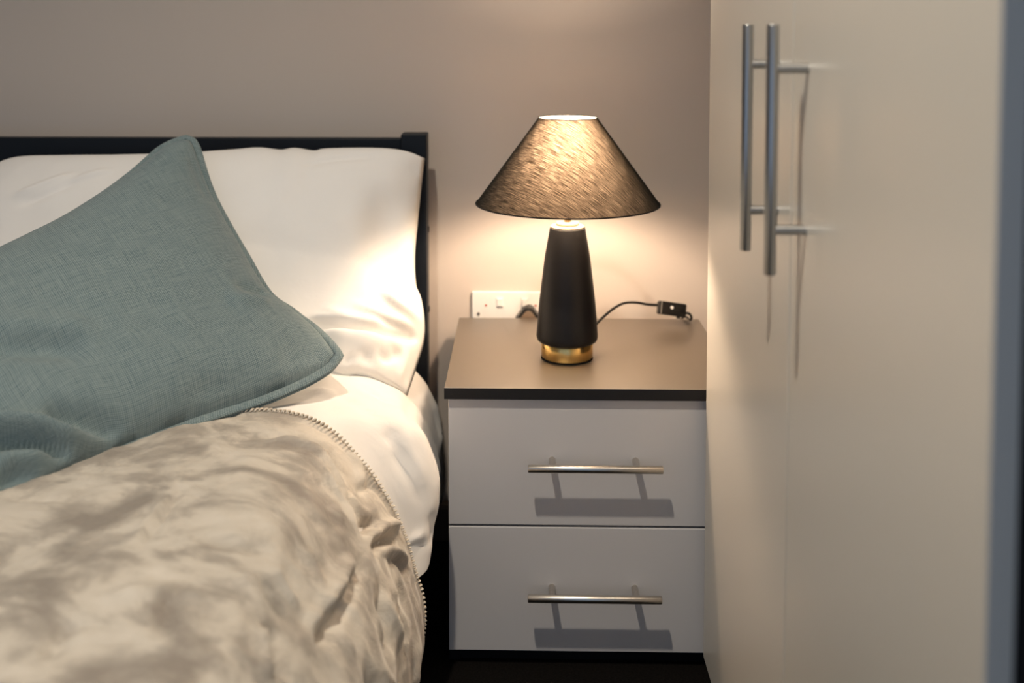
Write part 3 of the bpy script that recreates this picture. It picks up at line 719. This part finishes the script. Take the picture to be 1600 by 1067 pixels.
lathe('stem', [(0.0055, 0.2306), (0.0055, 0.262), (0.0045, 0.262)], LC, M_holder, lamp, 24)
lathe('bulb_holder', [(0.0140, 0.2622), (0.0155, 0.264), (0.0155, 0.300), (0.0135, 0.302)], LC, M_white, lamp, 32)
bm = bmesh.new()
add_lathe(bm, [(0.012, 0.3022), (0.0135, 0.318), (0.0215, 0.334), (0.0250, 0.348), (0.0230, 0.362), (0.0160, 0.372), (0.006, 0.3765)], LC, 32, True)
put(bm_obj('bulb', bm, M_bulb, None, True), lamp)
# shade: thin cone with UV in metres around the slant
bm = bmesh.new(); uvl = bm.loops.layers.uv.new('UVMap'); SEG, NV = 96, 12
zb, zt, rb, rt = 0.2615, 0.4045, 0.1530, 0.0490
slant = math.hypot(zt - zb, rb - rt); rr_ = []
for j in range(NV + 1):
    f = j / NV; r_ = rb + (rt - rb) * f
    rr_.append([bm.verts.new((LC[0] + r_ * math.sin(2 * math.pi * k / SEG), LC[1] - r_ * math.cos(2 * math.pi * k / SEG), LC[2] + zb + (zt - zb) * f)) for k in range(SEG)])
for j in range(NV):
    for k in range(SEG):
        fa = bm.faces.new((rr_[j][k], rr_[j][(k + 1) % SEG], rr_[j + 1][(k + 1) % SEG], rr_[j + 1][k])); fa.smooth = True
        # unrolled cone: angle shrinks by sin of the half apex
        for lp, (kk, jj) in zip(fa.loops, ((k, j), (k + 1, j), (k + 1, j + 1), (k, j + 1))):
            ang = (kk / SEG) * 2 * math.pi; ang = ang if kk <= SEG / 2 and k < SEG / 2 else ang - 2 * math.pi
            R0 = rb * slant / (rb - rt); rho = R0 - slant * jj / NV; a = ang * (rb - rt) / slant
            lp[uvl].uv = (rho * math.sin(a), R0 - rho * math.cos(a))
me = bpy.data.meshes.new('shade'); bm.normal_update(); bm.to_mesh(me); bm.free()
shade = link('shade', me, M_shade); put(shade, lamp)
for nm, r_, z_, rad in (('shade_trim', rb, zb, 0.0012), ('shade_trim', rt, zt, 0.0010)):
    bm = bmesh.new()
    add_tube(bm, [(LC[0] + r_ * math.cos(a), LC[1] + r_ * math.sin(a), LC[2] + z_) for a in np.linspace(0, 2 * math.pi, 96, endpoint=False)], rad, 8, closed=True)
    put(bm_obj(nm, bm, M_trim, None, True), lamp)
bm = bmesh.new()
add_tube(bm, [(LC[0] + 0.016 * math.cos(a), LC[1] + 0.016 * math.sin(a), LC[2] + 0.3005) for a in np.linspace(0, 2 * math.pi, 32, endpoint=False)], 0.0012, 6, closed=True)
for a in (0.5, 0.5 + 2.094, 0.5 + 4.189):
    c_, s_ = math.cos(a), math.sin(a)
    add_tube(bm, [(LC[0] + 0.016 * c_, LC[1] + 0.016 * s_, LC[2] + 0.3005), (LC[0] + 0.10 * c_, LC[1] + 0.10 * s_, LC[2] + 0.330)], 0.0010, 6)
put(bm_obj('shade_support', bm, M_white, None, True), lamp)
# flex and inline switch
flex = catmull([(0.100, 1.868, 0.4585), (0.113, 1.885, 0.467), (0.135, 1.915, 0.482), (0.160, 1.945, 0.496), (0.185, 1.975, 0.502), (0.210, 2.000, 0.498), (0.235, 2.018, 0.490), (0.2545, 2.027, 0.4865)], 60)
bm = bmesh.new(); add_tube(bm, flex.tolist(), 0.0024, 10)
f2 = catmull([(0.3075, 2.030, 0.471), (0.3140, 2.031, 0.470), (0.3190, 2.035, 0.462), (0.3185, 2.050, 0.453), (0.3140, 2.075, 0.4520), (0.308, 2.092, 0.440), (0.300, 2.098, 0.40), (0.25, 2.098, 0.33), (0.12, 2.0975, 0.34), (0.035, 2.095, 0.395)], 90)
add_tube(bm, f2.tolist(), 0.0024, 10)
put(bm_obj('flex', bm, M_black, None, True), lamp)
bm = bmesh.new(); add_box(bm, -0.0265, 0.0265, -0.0085, 0.0085, -0.0120, 0.0120, 0.003, 3)
add_box(bm, 0.0, 0.0190, -0.0098, -0.0084, -0.0050, 0.0050, 0.0004, 1)
add_tube(bm, [(0.014, 0, -0.012), (0.014, 0, -0.0155)], 0.004, 12)
sw = bm_obj('inline_switch', bm, M_black); sw.parent = lamp
sw.location = Vector((0.281, 2.029, 0.4788)) - Vector(LC); sw.rotation_euler = (R(-18), R(8.5), R(3))
bm = bmesh.new(); add_tube(bm, [(-0.0015, -0.0080, 0.002), (-0.0015, -0.0104, 0.002)], 0.0030, 16)
bt = bm_obj('button', bm, M_white, sw); bt['label'] = 'small white switch button'
bm = bmesh.new(); add_box(bm, -0.0215, -0.0195, -0.0090, 0.0090, -0.0124, 0.0124, 0.0006, 1)
bt = bm_obj('end_clamp', bm, mat('grey_plastic', (0.25, 0.24, 0.22), 0.35), sw)

# ------------------------------------------------------------------ wall socket and plug
sk = empty('wall_socket', (-0.02, WY - 0.004, 0.4475), 'white double wall socket half hidden behind the lamp', 'socket')
box('faceplate', (-0.0935, 0.0525, WY - 0.009, WY - 0.0002, 0.4045, 0.4905), M_white, sk, 0.0025, 3)
fy = WY - 0.009
for x in (-0.0395, 0.0085):
    bm = bmesh.new(); add_box(bm, x - 0.0055, x + 0.0055, fy - 0.0045, fy - 0.0002, 0.4625, 0.4785, 0.0015, 2)
    add_box(bm, x - 0.0075, x + 0.0075, fy - 0.0012, fy - 0.0001, 0.4600, 0.4810, 0.0004, 1)
    put(bm_obj('rocker_switch', bm, M_white), sk)
for x in (-0.066, 0.030):
    bm = bmesh.new(); add_tube(bm, [(x, fy + 0.0005, 0.464), (x, fy - 0.0008, 0.464)], 0.0022, 14)
    put(bm_obj('indicator_dot', bm, M_red), sk)
for x in (-0.0805, 0.0395):
    bm = bmesh.new(); add_tube(bm, [(x, fy + 0.0005, 0.4475), (x, fy - 0.0012, 0.4475)], 0.0030, 16)
    put(bm_obj('screw', bm, M_screw), sk)
pl = empty('mains_plug', (0.016, 2.098, 0.45), 'black mains plug in the socket just left of the lamp body', 'plug')
bm = bmesh.new()
outl = [(-0.0245, -0.026), (-0.0250, -0.006), (-0.0185, 0.004), (-0.0105, 0.0145), (-0.0050, 0.0185), (0.0, 0.0195), (0.0050, 0.0185), (0.0105, 0.0145), (0.0185, 0.004), (0.0250, -0.006), (0.0245, -0.026)]
f1 = [bm.verts.new((0.016 + x, 2.1055, 0.4475 + z)) for x, z in outl]; f2_ = [bm.verts.new((0.016 + x * 0.93, 2.0865, 0.4475 + z * 0.93)) for x, z in outl]
f3 = [bm.verts.new((0.016 + x * 0.78, 2.0835, 0.4475 + z * 0.78)) for x, z in outl]
for A, B in ((f1, f2_), (f2_, f3)):
    for i in range(len(A)):
        bm.faces.new((A[i], A[(i + 1) % len(A)], B[(i + 1) % len(A)], B[i]))
bm.faces.new(f1); bm.faces.new(f3[::-1])
put(bm_obj('plug_body', bm, M_black), pl)
bm = bmesh.new(); 
bev = [(x * 0.62, z * 0.62) for x, z in outl]
a_ = [bm.verts.new((0.016 + x, 2.0834, 0.4475 + z)) for x, z in bev]; b_ = [bm.verts.new((0.016 + x * 0.9, 2.0826, 0.4475 + z * 0.9)) for x, z in bev]
for i in range(len(a_)): bm.faces.new((a_[i], a_[(i + 1) % len(a_)], b_[(i + 1) % len(a_)], b_[i]))
bm.faces.new(b_[::-1]); bm.faces.new(a_)
bt = bm_obj('grip_panel', bm, mat('brown_grey_plastic', (0.18, 0.13, 0.09), 0.5)); put(bt, pl)
